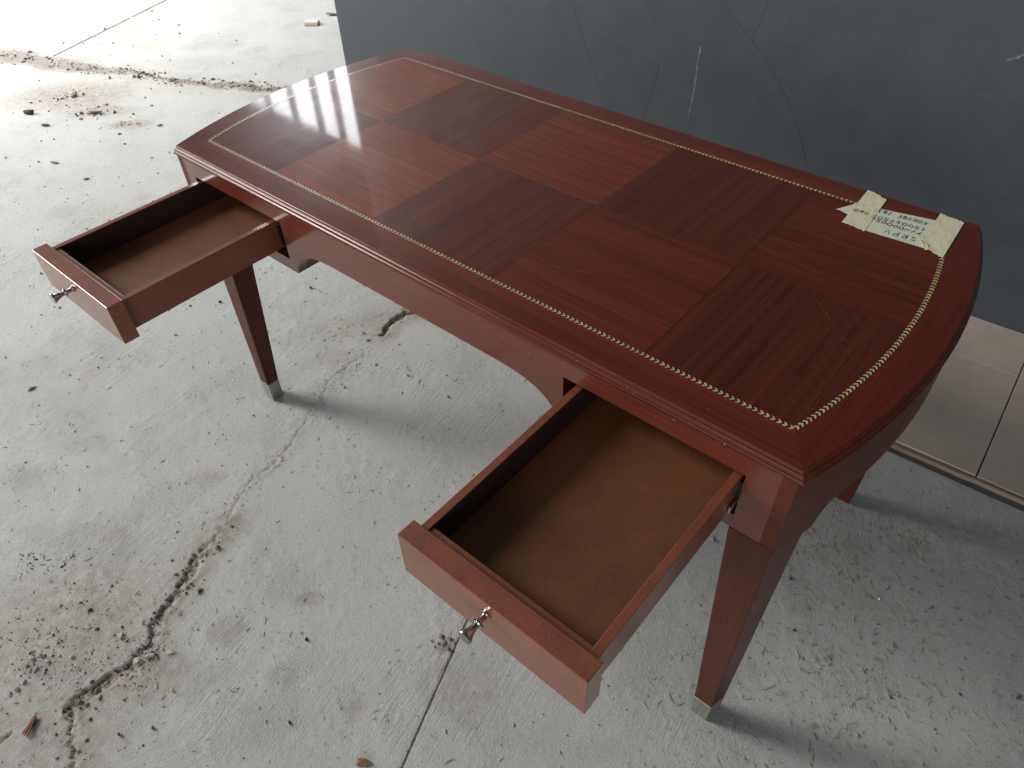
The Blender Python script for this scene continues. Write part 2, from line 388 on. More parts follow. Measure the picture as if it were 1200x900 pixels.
STAINS = [  # px, py, radius (m), squash, strength : brown dirt lying on the slab
 (85, 112, 0.42, 0.55, 0.85), (118, 130, 0.20, 0.5, 0.8), (150, 146, 0.13, 0.45, 0.95), (60, 50, 0.6, 0.3, 0.25), (225, 75, 0.35, 0.4, 0.3),
 (80, 740, 0.32, 0.8, 0.7), (40, 860, 0.28, 0.8, 0.65), (60, 770, 0.17, 0.7, 0.7), (130, 730, 0.16, 0.7, 0.65), (165, 790, 0.15, 0.6, 0.75), (30, 850, 0.14, 0.7, 0.6), (110, 850, 0.10, 0.8, 0.45), (215, 800, 0.10, 0.6, 0.35),
 (265, 740, 0.06, 0.7, 0.6), (250, 790, 0.05, 0.7, 0.4), (330, 790, 0.05, 0.7, 0.4), (415, 830, 0.035, 0.9, 0.6), (365, 700, 0.05, 0.5, 0.6), (520, 758, 0.018, 0.9, 0.9),
 (400, 385, 0.14, 0.6, 0.45), (445, 375, 0.12, 0.6, 0.5), (395, 420, 0.10, 0.6, 0.4), (30, 560, 0.12, 0.5, 0.3), (240, 560, 0.06, 0.6, 0.55), (100, 520, 0.1, 0.5, 0.35),
 (955, 853, 0.012, 0.8, 1.0), (1095, 668, 0.012, 0.6, 0.9), (920, 816, 0.014, 0.5, 0.7), (1000, 640, 0.05, 0.7, 0.4), (1065, 640, 0.04, 0.8, 0.4), (1010, 700, 0.07, 0.6, 0.3), (960, 650, 0.03, 0.7, 0.35),
 (45, 470, 0.2, 0.4, 0.25), (300, 510, 0.1, 0.4, 0.2), (20, 215, 0.25, 0.4, 0.25), (120, 250, 0.3, 0.4, 0.22), (700, 880, 0.06, 0.5, 0.25), (620, 870, 0.05, 0.5, 0.25)]
FANS = [floor_at(210, 640) + (0.75, 1.0), floor_at(-30, 430) + (0.9, 0.9), floor_at(120, 330) + (0.8, 0.7), floor_at(1120, 560) + (0.75, 1.0), floor_at(420, 560) + (0.6, 0.6), floor_at(700, 1000) + (0.5, 0.4)]

def floor_fields(X, Y):
    wx = X + 0.014 * (fbm(X * 28, Y * 28, 3, 3) - 0.5) * 2; wy = Y + 0.014 * (fbm(X * 28, Y * 28, 5, 3) - 0.5) * 2
    jx = X + 0.004 * (vnoise(X * 160, Y * 160, 8) - 0.5); jy = Y + 0.004 * (vnoise(X * 160, Y * 160, 9) - 0.5)
    Z = 0.0016 * (fbm(X * 2.2, Y * 2.2, 21, 3) - 0.5)
    Z += 0.0011 * (fbm(X * 14, Y * 14, 31, 4) - 0.5) + 0.0007 * (fbm(X * 70, Y * 70, 41, 3) - 0.5)
    for k, (cx, cy, rad, amp) in enumerate(FANS):
        r = np.hypot(X - cx, Y - cy); th = np.arctan2(Y - cy, X - cx)
        wgt = np.exp(-(r / rad) ** 2 * 1.6) * sstep(0.42, 0.6, fbm(X * 4, Y * 4, 60 + k, 3))
        Z += amp * 0.0005 * wgt * (fbm(r * 5 + 3, th * 30 / max(rad, .3), 51 + k, 3) - 0.5)
    dirt = np.zeros_like(X); grit = np.zeros_like(X); pale = np.zeros_like(X)
    for (px, py, rad, sq, st) in STAINS:
        cx, cy = floor_at(px, py)
        dd = np.hypot((wx - cx) * 0.75 + (wy - cy) * 0.6, ((wy - cy) * 0.75 - (wx - cx) * 0.6) / sq) / rad
        dirt = np.maximum(dirt, st * (1 - sstep(0.3, 1.15, dd)))
    dirt = np.maximum(dirt, 0.42 * sstep(0.60, 0.80, fbm(X * 3.1, Y * 3.1, 77, 5)))
    # main crack: wide crumbling groove, dirt fill on its lower right side
    jag = lambda q, k: 0.011 * (vnoise(np.floor(X * 95) + .0, np.floor(Y * 95), k) - 0.5) + 0.009 * (vnoise(X * 45, Y * 45, k + 1) - 0.5) * 2 + 0.010 * (vnoise(X * 170, Y * 170, k + 2) - 0.5)
    cx_ = X + jag(X, 301); cy_ = Y + jag(Y, 311)
    d, t = seg_dist(cx_, cy_, CR['main']); sg_ = -side_of(cx_, cy_, CR['main']) * d      # positive on the crumbling lower right side
    w2 = np.interp(t, [0, .16, .3, .38, .5, .56, .68, .82, .93, 1], [.004, .005, .022, .030, .022, .016, .026, .024, .008, .003]) * (0.5 + fbm(X * 60, Y * 60, 12, 3))
    dp = np.interp(t, [0, .2, .55, .9, 1], [.006, .007, .010, .008, .003]) * sstep(-0.004, 0.0, sg_) * (1 - np.clip(sg_ / w2, 0, 1)) ** 0.8
    Z -= dp * (0.7 + 0.6 * fbm(X * 130, Y * 130, 13, 2))
    line = sstep(-0.0030, -0.0008, sg_) * (1 - sstep(0.0005, 0.0042, sg_)) * (0.55 + 0.45 * sstep(0.35, 0.6, vnoise(X * 70, Y * 70, 15)))
    grit = np.maximum(grit, line); grit = np.maximum(grit, 0.40 * (dp > 0.0012) * sstep(0.4, 0.7, fbm(X * 140, Y * 140, 16, 2)))
    dirt = np.maximum(dirt, 1.0 * (1 - sstep(0.015, 0.095, d)) * (0.6 + 0.4 * (sg_ > 0)))
    Z += 0.0016 * (1 - sstep(0.0, 0.09, d)) * (fbm(X * 120, Y * 120, 18, 2) - 0.5)
    rough = 0.75 + 0.6 * fbm(X * 90, Y * 90, 12, 2)
    d, t = seg_dist(wx, wy, CR['hair'])
    cr = (1 - sstep(0.3, 1.0, d / 0.004)) * (0.4 + 0.6 * vnoise(t * 40, t * 0, 4)); Z -= cr * 0.0022; grit = np.maximum(grit, cr * 0.35)
    dirt = np.maximum(dirt, 0.3 * (1 - sstep(0.0, 0.05, d)))
    Z += 0.0022 * (1 - sstep(0.0, 0.06, d)) * (fbm(X * 110, Y * 110, 14, 2) - 0.4)
    d, t = seg_dist(wx, wy, CR['knee']); wd = np.interp(t, [0, .2, .6, 1], [.006, .010, .016, .012])
    cr = 1 - sstep(0.5, 1.0, d / (wd * rough)); Z -= cr * 0.009; grit = np.maximum(grit, cr); dirt = np.maximum(dirt, 0.7 * (1 - sstep(0.01, 0.09, d)))
    d, t = seg_dist(wx, wy, CR['left']); cr = 1 - sstep(0.4, 1.0, d / 0.004); Z -= cr * 0.004; grit = np.maximum(grit, cr)
    # soil lying along the far crack
    wx2 = X + 0.09 * (fbm(X * 7, Y * 7, 93, 4) - 0.5); wy2 = Y + 0.09 * (fbm(X * 7, Y * 7, 95, 4) - 0.5)
    d, t = seg_dist(wx2, wy2, CR['soil'])
    wd = np.interp(t, [0, .2, .42, .52, .6, .66, .8, .97, 1], [.11, .10, .085, .055, .012, .03, .045, .045, .02])
    sg = (1 - sstep(0.45, 1.05, d / wd)) * sstep(0.28, 0.5, fbm(X * 45, Y * 45, 97, 3) + 0.12)
    Z += sg * 0.004 * fbm(X * 60, Y * 60, 99, 3); grit = np.maximum(grit, sg * np.interp(t, [0, .4, .6, 1], [.62, .70, .7, .95])); dirt = np.maximum(dirt, 0.35 * (1 - sstep(0.02, 0.2, d)))
    # straight saw-cut joints
    for kk, hw, dp in (('joint', .0028, .007), ('far_joint', .006, .006)):
        d, t = seg_dist(jx, jy, CR[kk]); cr = 1 - sstep(0.3, 1.0, d / (hw * 2)); Z -= cr * 0.0008; grit = np.maximum(grit, cr * 0.25)
    return Z, dirt, grit, pale

def lines(lo, hi, c0, c1, s, gl, gh, far0, far1):
    a = list(np.arange(c0, c1, s)); x = c1; st = s
    while x < hi: a.append(x); st *= gh; x += st
    while x < far1: a.append(x); st *= 1.35; x += st
    b = []; x = c0 - s; st = s
    while x > lo: b.append(x); st *= gl; x -= st
    while x > far0: b.append(x); st *= 1.35; x -= st
    return np.array(b[::-1] + a)
gx = lines(-6.2, 2.1, -1.0, 1.45, 0.004, 1.0060, 1.02, -16, 12)
gy = lines(-1.75, 2.6, -1.42, 0.72, 0.004, 1.03, 1.0070, -12, 14)
X, Y = np.meshgrid(gx, gy)
Z, dirt, grit, pale = floor_fields(X, Y)
ny, nx = X.shape
fade = 1 - sstep(6.0, 8.0, np.hypot(X, Y))
Z *= fade
me = bpy.data.meshes.new('floor')
me.vertices.add(nx * ny)
me.vertices.foreach_set('co', np.stack([X, Y, Z], -1).astype(np.float32).ravel())
idx = np.arange(nx * ny).reshape(ny, nx)
q = np.stack([idx[:-1, :-1], idx[:-1, 1:], idx[1:, 1:], idx[1:, :-1]], -1).reshape(-1, 4)
me.loops.add(q.size); me.loops.foreach_set('vertex_index', q.ravel().astype(np.int32))
me.polygons.add(len(q)); me.polygons.foreach_set('loop_start', (np.arange(len(q)) * 4).astype(np.int32))
me.update(calc_edges=True)
me.polygons.foreach_set('use_smooth', np.ones(len(q), dtype=bool))
for nm, a in (('dirt', dirt), ('grit', grit), ('pale', pale)):
    at = me.attributes.new(nm, 'FLOAT', 'POINT'); at.data.foreach_set('value', a.astype(np.float32).ravel())
floor = link('floor', me, M_floor); tag(floor, 'worn grey concrete floor with cracks, dirt and a saw cut joint', kind='structure')

g = N('joint_dirt'); v = g.coord(); M_jdirt = g.out(g.mix(g.rng(g.noise(v, 200, 4, 0.7), 0.4, 0.65), (0.020, 0.017, 0.014), (0.13, 0.11, 0.09)), 0.95)
for kk, hw, nn_, far in (('joint', 0.0017, 700, 2.4), ('far_joint', 0.0065, 300, 5.0)):
    a = np.array(CR[kk][0]); b = np.array(CR[kk][1]); rs = np.random.default_rng(3); L = min(far, np.hypot(*(b - a))); b = a + (b - a) / np.hypot(*(b - a)) * L
    wob = np.cumsum(rs.normal(0, hw * 0.12, nn_)); wob -= np.linspace(wob[0], wob[-1], nn_); wob *= 0.25
    dn = (b - a) / L; pn = np.array([-dn[1], dn[0]])
    pts = [a + dn * L * k / (nn_ - 1) + pn * wob[k] for k in range(nn_)]
    V = []; wl = hw * rs.uniform(0.6, 1.35, nn_); wr = hw * rs.uniform(0.6, 1.35, nn_)
    P2 = np.array(pts); zz = floor_fields(P2[:, :1], P2[:, 1:2])[0][:, 0]
    for k in range(nn_): V += [(*(pts[k] + pn * wl[k]), zz[k] + 0.0009), (*(pts[k] - pn * wr[k]), zz[k] + 0.0009)]
    mesh('joint_dirt', V, [(2 * k, 2 * k + 1, 2 * k + 3, 2 * k + 2) for k in range(nn_ - 1)], M_jdirt, floor)

def ground(x, y):
    z = floor_fields(np.array([[x]]), np.array([[y]]))[0]
    return float(z[0, 0])

# ------------------------------------------------------------------ wall behind the desk
TH = R(2.3)
e1 = np.array([math.cos(TH), math.sin(TH), 0]); e2 = np.array([-math.sin(TH), math.cos(TH), 0])
WP = np.array([0.846, 1.268, 0.0])
wx0 = -2.965
wall = empty('partition_wall', tuple(WP), TH)
tag(wall, 'dark slate blue painted partition wall standing behind the desk', 'wall')
box('wall_panel', wx0, 5.0, 0.0, 0.12, -0.02, 3.7, M_wall, wall, 0.003)
def on_wall(px, py):
    p = wall_at(px, py, WP, e2); dlt = p - WP
    return float(np.dot(dlt, e1)), float(p[2])
def ribbon(pts, hw):
    """tapering strip along a polyline in 2-D: returns left and right points"""
    out = []
    n = len(pts)
    for i, p in enumerate(pts):
        a = np.array(pts[max(i - 1, 0)]); b = np.array(pts[min(i + 1, n - 1)])
        t = b - a; t = t / (np.hypot(*t) + 1e-9); nrm = np.array([-t[1], t[0]])
        h = hw(i / (n - 1)) if callable(hw) else hw
        out.append((np.array(p) + nrm * h, np.array(p) - nrm * h))
    return out
def smooth_line(pts, n=24, jit=0.0, seed=1):
    pts = np.array(pts, float); t = np.linspace(0, len(pts) - 1, n); rs = np.random.default_rng(seed)
    res = []
    for u in t:
        i = min(int(u), len(pts) - 2); f = u - i
        p0 = pts[max(i - 1, 0)]; p1 = pts[i]; p2 = pts[i + 1]; p3 = pts[min(i + 2, len(pts) - 1)]
        res.append(tuple(0.5 * ((2 * p1) + (-p0 + p2) * f + (2 * p0 - 5 * p1 + 4 * p2 - p3) * f * f + (-p0 + 3 * p1 - 3 * p2 + p3) * f ** 3) + rs.normal(0, jit, 2)))
    return res
def wall_strip(name, pix, hw, mat, n=26, jit=0.0012, seed=1, d=0.0004):
    pl = smooth_line([on_wall(*p) for p in pix], n, jit, seed)
    rs = np.random.default_rng(seed)
    prof = rs.uniform(0.45, 1.25, n)
    rb = ribbon(pl, lambda u: hw * prof[int(u * (n - 1))] * min(1, 6 * u + .15, 6 * (1 - u) + .15))
    vs = []; fs = []
    for a, b in rb: vs += [(a[0], -d, a[1]), (b[0], -d, b[1]), (a[0], 0.001, a[1]), (b[0], 0.001, b[1])]
    for i in range(n - 1):
        k = 4 * i
        fs += [(k, k + 1, k + 5, k + 4), (k, k + 4, k + 6, k + 2), (k + 1, k + 3, k + 7, k + 5)]
    fs += [(0, 2, 3, 1), (4 * n - 4, 4 * n - 3, 4 * n - 1, 4 * n - 2)]
    return mesh(name, vs, fs, mat, wall)
wall_strip('crack_line', [(828, -4), (858, 20), (881, 46), (902, 78), (920, 112), (935, 150), (944, 186), (947, 200)], 0.0006, M_wcrack, 40)
wall_strip('crack_line', [(882, 46), (893, 22), (902, 0)], 0.0004, M_wcrack, 14, seed=3)
wall_strip('crack_line', [(744, 166), (771, 85), (762, 74)], 0.0004, M_wcrack, 20, 0.0009, 4)
wall_strip('crack_line', [(703, 104), (688, 60), (676, 20), (673, 0)], 0.0004, M_wcrack, 22, 0.001, 5)
wall_strip('crack_line', [(583, 22), (598, 8), (608, -2)], 0.0004, M_wcrack, 10, 0.001, 6)
wall_strip('crack_line', [(918, 107), (897, 112), (885, 121)], 0.0005, M_wcrack, 12, 0.001, 7)
wall_strip('scuff_mark', [(822, 50), (818, 72), (815, 96), (811, 118), (806, 140)], 0.0035, M_wscuff, 30, 0.0012, 8)
wall_strip('scuff_mark', [(1180, 70), (1192, 68), (1205, 62)], 0.0035, M_wscuff, 14, 0.0012, 9)

# ------------------------------------------------------------------ gate with bars by the daylight (seen mirrored in the table top)
gate = empty('barred_gate', (-6.6, 4.0, 0)); tag(gate, 'grey steel gate of upright bars mirrored in the polished table top', 'gate')
for xw in (-1.85, -1.18, -0.61, -0.09, 0.32, 0.75, 1.2):
    box('bar', xw - 0.036, xw + 0.036, -0.03, 0.03, 0.0, 4.35, M_gate, gate, 0.004)
box('rail', -2.0, 1.5, -0.025, 0.025, 4.35, 4.45, M_gate, gate, 0.004)

# ------------------------------------------------------------------ tiled platform at the foot of the wall
J = np.array([0.975, 0.591, 0.0])
plat = box('tiled_platform', -1.85, 2.4, -0.004, 0.685, -0.002, 0.0225, M_board, None, 0.001)
plat.location = tuple(J); plat.rotation_euler = (0, 0, TH); tag(plat, 'low tiled platform along the wall with a raw wooden edge', kind='structure')
TWd, G = 0.60, 0.0032
tmesh = None
for row, (v0, v1) in enumerate(((0.006, 0.4600), (0.4630, 0.681))):
    for k in range(-3, 4):
        u0, u1 = k * TWd + G / 2, (k + 1) * TWd - G / 2
        t = box('tile', u0, u1, v0, v1, 0.0225 + 0.0004, 0.036 + 0.0004 * ((k * 7 + row * 3) % 3), M_tile, plat, 0.0012)
ply = []
pu = np.linspace(-1.84, 2.39, 90)
rs = np.random.default_rng(5)
vs, fs = [], []
for i, u in enumerate(pu):
    off = 0.0022 * math.sin(u * 7.0) + rs.normal(0, 0.0007)
    top = 0.0345 + 0.0012 * math.sin(u * 11 + 1) + rs.normal(0, 0.0004)
    vs += [(u, -0.0085 + off, 0.0210), (u, -0.0080 + off, top), (u, 0.0005 + off * 0.5, top), (u, 0.0008 + off * 0.5, 0.0210)]
for i in range(len(pu) - 1):
    for j in range(4): fs.append((4 * i + j, 4 * i + (j + 1) % 4, 4 * i + 4 + (j + 1) % 4, 4 * i + 4 + j))
fs += [(0, 1, 2, 3), tuple(4 * (len(pu) - 1) + j for j in (3, 2, 1, 0))]
mesh('edge_lath', vs, fs, M_ply, plat)
box('dark_riser', -1.84, 2.39, -0.0065, -0.0042, 0.0, 0.0208, M_board, plat, 0.0005)  # near-black strip along the front of the board

# ------------------------------------------------------------------ desk
H = 0.8055
desk = empty('writing_desk')
tag(desk, 'red mahogany writing desk with bowed ends and both drawers pulled open', 'desk')

def arc_pts(a, ap, b, n, s=1):
    h = ap - a; Rr = (b * b + h * h) / (2 * h)
    return [(s * (ap - Rr + math.sqrt(max(Rr * Rr - (b * t) ** 2, 0))), b * t) for t in np.linspace(-1, 1, n)]
def outline(off, n=56, a=0.7479, ap=0.8118, b=0.3690):
    r = arc_pts(a + off, ap + off, b + off, n, 1)
    l = arc_pts(a + off, ap + off, b + off, n, -1)[::-1]
    return r + l          # counter-clockwise from the front right corner
PROF = [(-0.0016, -0.0016), (-0.0012, -0.0001), (-0.0004, -0.0004), (0.0004, -0.0013), (0.0008, -0.0030), (0.0006, -0.0048), (0.0012, -0.0058), (0.0026, -0.0068), (0.0042, -0.0088),
        (0.0050, -0.0112), (0.0053, -0.0126), (0.0066, -0.0136), (0.0078, -0.0156), (0.0080, -0.0182), (0.0070, -0.0208), (0.0048, -0.0222), (-0.02, -0.0226)]
bm = bmesh.new()
loft(bm, [[(x, y, H + dz) for x, y in outline(o)] for o, dz in PROF])
top = bm_obj('tabletop', bm, W_edge, desk, 50)

SX, SY, SAP = 0.7072, 0.3085, 0.7520      # centre line of the inlay string
def field(y):                              # half width of the inlaid field at y
    h = SAP - SX; Rr = (SY * SY + h * h) / (2 * h)
    return SAP - Rr + math.sqrt(Rr * Rr - y * y)
PX = [-1.5 * 0.3091, -0.5 * 0.3091, 0.5 * 0.3091, 1.5 * 0.3091]
def veneer(name, pts, mat, dz=0.0):
    bm = bmesh.new(); prism(bm, pts, H - 0.0030, H + dz)
    return bm_obj(name, bm, mat, top)
gp = 0.00012
for row in (0, 1):
    y0, y1 = ((-SY, -gp), (gp, SY))[row]
    for k in range(5):
        light = (k + row) % 2 == 1
        ys = np.linspace(y0, y1, 16)
        if k == 0: pts = [(PX[0] - gp, y0), (PX[0] - gp, y1)] + [(-field(y), y) for y in ys[::-1]]
        elif k == 4: pts = [(PX[3] + gp, y1), (PX[3] + gp, y0)] + [(field(y), y) for y in ys]
        else: pts = [(PX[k - 1] + gp, y0), (PX[k] - gp, y0), (PX[k] - gp, y1), (PX[k - 1] + gp, y1)]
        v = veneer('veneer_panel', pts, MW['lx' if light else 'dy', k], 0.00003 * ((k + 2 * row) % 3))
        v['label'] = 'lighter panel with grain along the desk' if light else 'darker panel with grain across the desk'
OA, OAP, OB = 0.7479 - 0.0011, 0.8118 - 0.0011, 0.3690 - 0.0011
veneer('border_veneer', [(-OA, -OB), (OA, -OB), (SX, -SY), (-SX, -SY)], W_bx)
veneer('border_veneer', [(OA, OB), (-OA, OB), (-SX, SY), (SX, SY)], W_bx)
for s in (1, -1):
    o = arc_pts(OA, OAP, OB, 40, s); i = arc_pts(SX, SAP, SY, 40, s)[::-1]
    veneer('border_veneer', o + i, W_by)
# inlay string: dark band carrying light chevrons
HWB = 0.0040
def band(pts, closed=False):
    rb = ribbon(pts, HWB); bm = bmesh.new()
    prism(bm, [tuple(a) for a, b in rb] + [tuple(b) for a, b in rb[::-1]], H - 0.002, H + 0.00012)
    return bm
runs = [[(-SX, -SY), (SX, -SY)], arc_pts(SX, SAP, SY, 60, 1), [(SX, SY), (-SX, SY)], [(x, y) for x, y in arc_pts(SX, SAP, SY, 60, -1)[::-1]]]
for r_ in runs: bm_obj('inlay_band', band(r_), M_inlay, top)
bm = bmesh.new(); PITCHW = 0.00885
for r_ in runs:
    P = np.array(r_); sl = np.concatenate([[0], np.cumsum(np.hypot(*np.diff(P, axis=0).T))]); L = sl[-1]
    n = int(L / PITCHW)
    for k in range(n):
        s0 = (k + 0.12) * L / n
        x = np.interp(s0, sl, P[:, 0]); y = np.interp(s0, sl, P[:, 1]); x2 = np.interp(s0 + 0.003, sl, P[:, 0]); y2 = np.interp(s0 + 0.003, sl, P[:, 1])
        t = np.array([x2 - x, y2 - y]); t /= np.hypot(*t) + 1e-12; nn = np.array([-t[1], t[0]])
        wv_, tv, sv = 0.0037, 0.0041, 0.0036
        jt = 1 + random.uniform(-.08, .08)
        pts = [np.array([x, y]) + t * a * jt + nn * b for a, b in ((0, -wv_), (tv, -wv_), (tv + sv, 0), (tv, wv_), (0, wv_), (sv, 0))]
        prism(bm, [tuple(p) for p in pts], H - 0.0005, H + 0.00025)
ch = bm_obj('chevron_inlay', bm, M_chev, top); ch['kind'] = 'stuff'
# fine scratches in the varnish
def top_at(px, py): return floor_at(px, py, H)
SCR = [[(873, 439), (880, 440), (888, 442)], [(874, 272), (890, 287), (912, 296), (935, 300)], [(958, 352), (966, 365), (973, 375)], [(985, 400), (989, 396), (995, 404)], [(722, 219), (736, 226), (742, 229)], [(824, 241), (834, 245), (843, 250)],
       [(493, 260), (496, 268), (500, 256)], [(546, 248), (560, 236), (574, 226)], [(900, 278), (930, 285), (968, 293)], [(876, 270), (884, 275)], [(835, 370), (845, 372)], [(640, 322), (646, 320)], [(486, 115), (492, 119), (497, 122)], [(590, 300), (640, 310), (700, 322)]]
for k, s_ in enumerate(SCR):
    pl = smooth_line([top_at(*p) for p in s_], 10, 0.0002, k)
    rb = ribbon(pl, lambda u: 0.00016 * min(1, 5 * u + .2, 5 * (1 - u) + .2))
    bm = bmesh.new(); prism(bm, [tuple(a) for a, b in rb] + [tuple(b) for a, b in rb[::-1]], H - 0.0005, H + 0.00016)
    bm_obj('scratch', bm, M_scratch, top)
for px, py in [(590, 396), (606, 405), (735, 455), (743, 461), (849, 521), (676, 423), (421, 75), (620, 414), (568, 385), (790, 492)]:   # chipped spots along the moulded edge
    x, y = floor_at(px, py, H - 0.006); bm = bmesh.new()
    r_ = bmesh.ops.create_icosphere(bm, subdivisions=1, radius=1.0)
    for v in bm.verts: v.co = Vector((x + v.co.x * random.uniform(.001, .0034), y + v.co.y * 0.0009, H - 0.006 + v.co.z * 0.0011))
    bm_obj('edge_chip', bm, M_scratch, top)

for k in range(16):
    x = random.uniform(-0.70, 0.72); zc = random.choice((-0.0015, -0.0135, -0.019)); bm = bmesh.new()
    bmesh.ops.create_icosphere(bm, subdivisions=1, radius=1.0); L = random.uniform(.0008, .0042)
    yy = {-0.0015: -0.3695, -0.0135: -0.3752, -0.019: -0.3768}[zc]
    for v in bm.verts: v.co = Vector((x + v.co.x * L, yy + v.co.y * 0.0005, H + zc + v.co.z * 0.0006))
    bm_obj('edge_chip', bm, M_scratch, top)
# aprons
ZB, ZT, ARCH = 0.626, H - 0.0224, 0.7015
YF = -0.3735
OPEN = {1: (0.3632, 0.6815), -1: (-0.6960, -0.3790)}
ZO0, ZO1 = 0.655, 0.7463
def arch_curve(s):
    pts = [(0.372, ZB), (0.366, ZB + 0.020), (0.355, ZB + 0.037), (0.338, ZB + 0.052), (0.318, ZB + 0.063), (0.295, ZB + 0.0700), (0.270, ZB + 0.0735), (0.240, ARCH)]
    return [(s * (x - 0.012), z) for x, z in pts]
bm = bmesh.new()
yb = YF + 0.022
mid = arch_curve(1); midl = arch_curve(-1)
a_, b_ = OPEN[1]; c_, d_ = OPEN[-1]
XE = 0.728
extrude_xz(bm, [(d_, ZT)] + [(d_, ZB)] + midl + mid[::-1] + [(a_, ZB), (a_, ZT)], YF, yb)
for (o0, o1) in ((a_, b_), (c_, d_)):
    extrude_xz(bm, [(o0, ZB), (o1, ZB), (o1, ZO0), (o0, ZO0)], YF, yb)
    extrude_xz(bm, [(o0, ZO1), (o1, ZO1), (o1, ZT), (o0, ZT)], YF, yb)
extrude_xz(bm, [(b_, ZB), (XE, ZB), (XE, ZT), (b_, ZT)], YF, yb)
extrude_xz(bm, [(-XE, ZB), (c_, ZB), (c_, ZT), (-XE, ZT)], YF, yb)
bmesh.ops.remove_doubles(bm, verts=bm.verts, dist=0.0001)
bm_obj('front_apron', bm, W_apron, desk, 30)
bm = bmesh.new(); extrude_xz(bm, [(-XE, ZB), (-0.40, ZB), (-0.34, 0.66), (-0.25, ARCH), (0.25, ARCH), (0.34, 0.66), (0.40, ZB), (XE, ZB), (XE, ZT), (-XE, ZT)], -yb, -YF)
bm_obj('back_apron', bm, W_apron, desk, 30)
for s in (1, -1):
    bm = bmesh.new(); o = arc_pts(0.7500, 0.8165, -YF, 151, s)
    def zb(y):
        k = float(np.clip((0.2985 - abs(y)) / 0.030, 0, 1))
        return ZB + 0.0450 * math.sin(k * math.pi / 2) ** 0.8
    rings = [[(x, y, zb(y)), (x, y, ZT), (x - s * 0.022, y, ZT), (x - s * 0.022, y, zb(y))] for x, y in o]
    loft(bm, rings)
    bm_obj('end_apron', bm, W_end, desk, 25)
# drawer cases behind the front apron
for s in (1, -1):
    bm = bmesh.new()
    cv = arch_curve(s)
    x_in = cv[0][0]
    extrude_xz(bm, [(x, z) for x, z in cv] + [(s * 0.245, ARCH + 0.012), (s * 0.33, ARCH + 0.012), (s * 0.3622, ZB + 0.07), (s * 0.3622, ZB)], yb + 0.0004, 0.10)
    bm_obj('drawer_case', bm, W_case, desk, 35)
    box('case_bottom', min(s * 0.364, s * 0.724), max(s * 0.364, s * 0.724), yb + 0.0004, 0.10, ZB + 0.001, ZB + 0.014, W_case, desk, 0)
# legs
XO, YO, WT, WB, ZF = 0.7499, 0.3735, 0.0711, 0.0371, 0.068
for sx in (1, -1):
    for sy in (-1, 1):
        def sq(wd, z, ins=0.0):
            x0, x1 = sx * (XO - ins), sx * (XO - wd + ins); y0, y1 = sy * (YO - ins), sy * (YO - wd + ins)
            p = [(x0, y0, z), (x1, y0, z), (x1, y1, z), (x0 + sx * 0.25 * abs(y1 - y0), y1, z)]   # the outer face follows the bowed end
            return p if sx * sy > 0 else p[::-1]
        bm = bmesh.new()
        bare = sx > 0 and sy > 0
        loft(bm, ([sq(WB, 0.0, 0.0016)] if bare else []) + [sq(WB, ZF, 0.0008 if not bare else 0.0), sq(WB + 0.00005, ZF + 0.0008), sq(WT, ZB - 0.0035), sq(WT, ZB - 0.0025, 0.001), sq(WT, ZB - 0.0025, 0.005), sq(WT, ZB + 0.02, 0.0052)])
        es = [e for e in bm.edges if abs(e.verts[0].co.z - e.verts[1].co.z) > 0.3]
        bmesh.ops.bevel(bm, geom=es, offset=0.0012, segments=2, affect='EDGES')
        leg = bm_obj('leg', bm, W_leg, desk)
        if bare: continue
        bm = bmesh.new()
        loft(bm, [sq(WB, 0.0, 0.0022), sq(WB, 0.0012, 0.0014), sq(WB, ZF - 0.0012, -0.0002), sq(WB, ZF - 0.0002, 0.0004)])
        bm_obj('ferrule', bm, M_ferrule, leg)
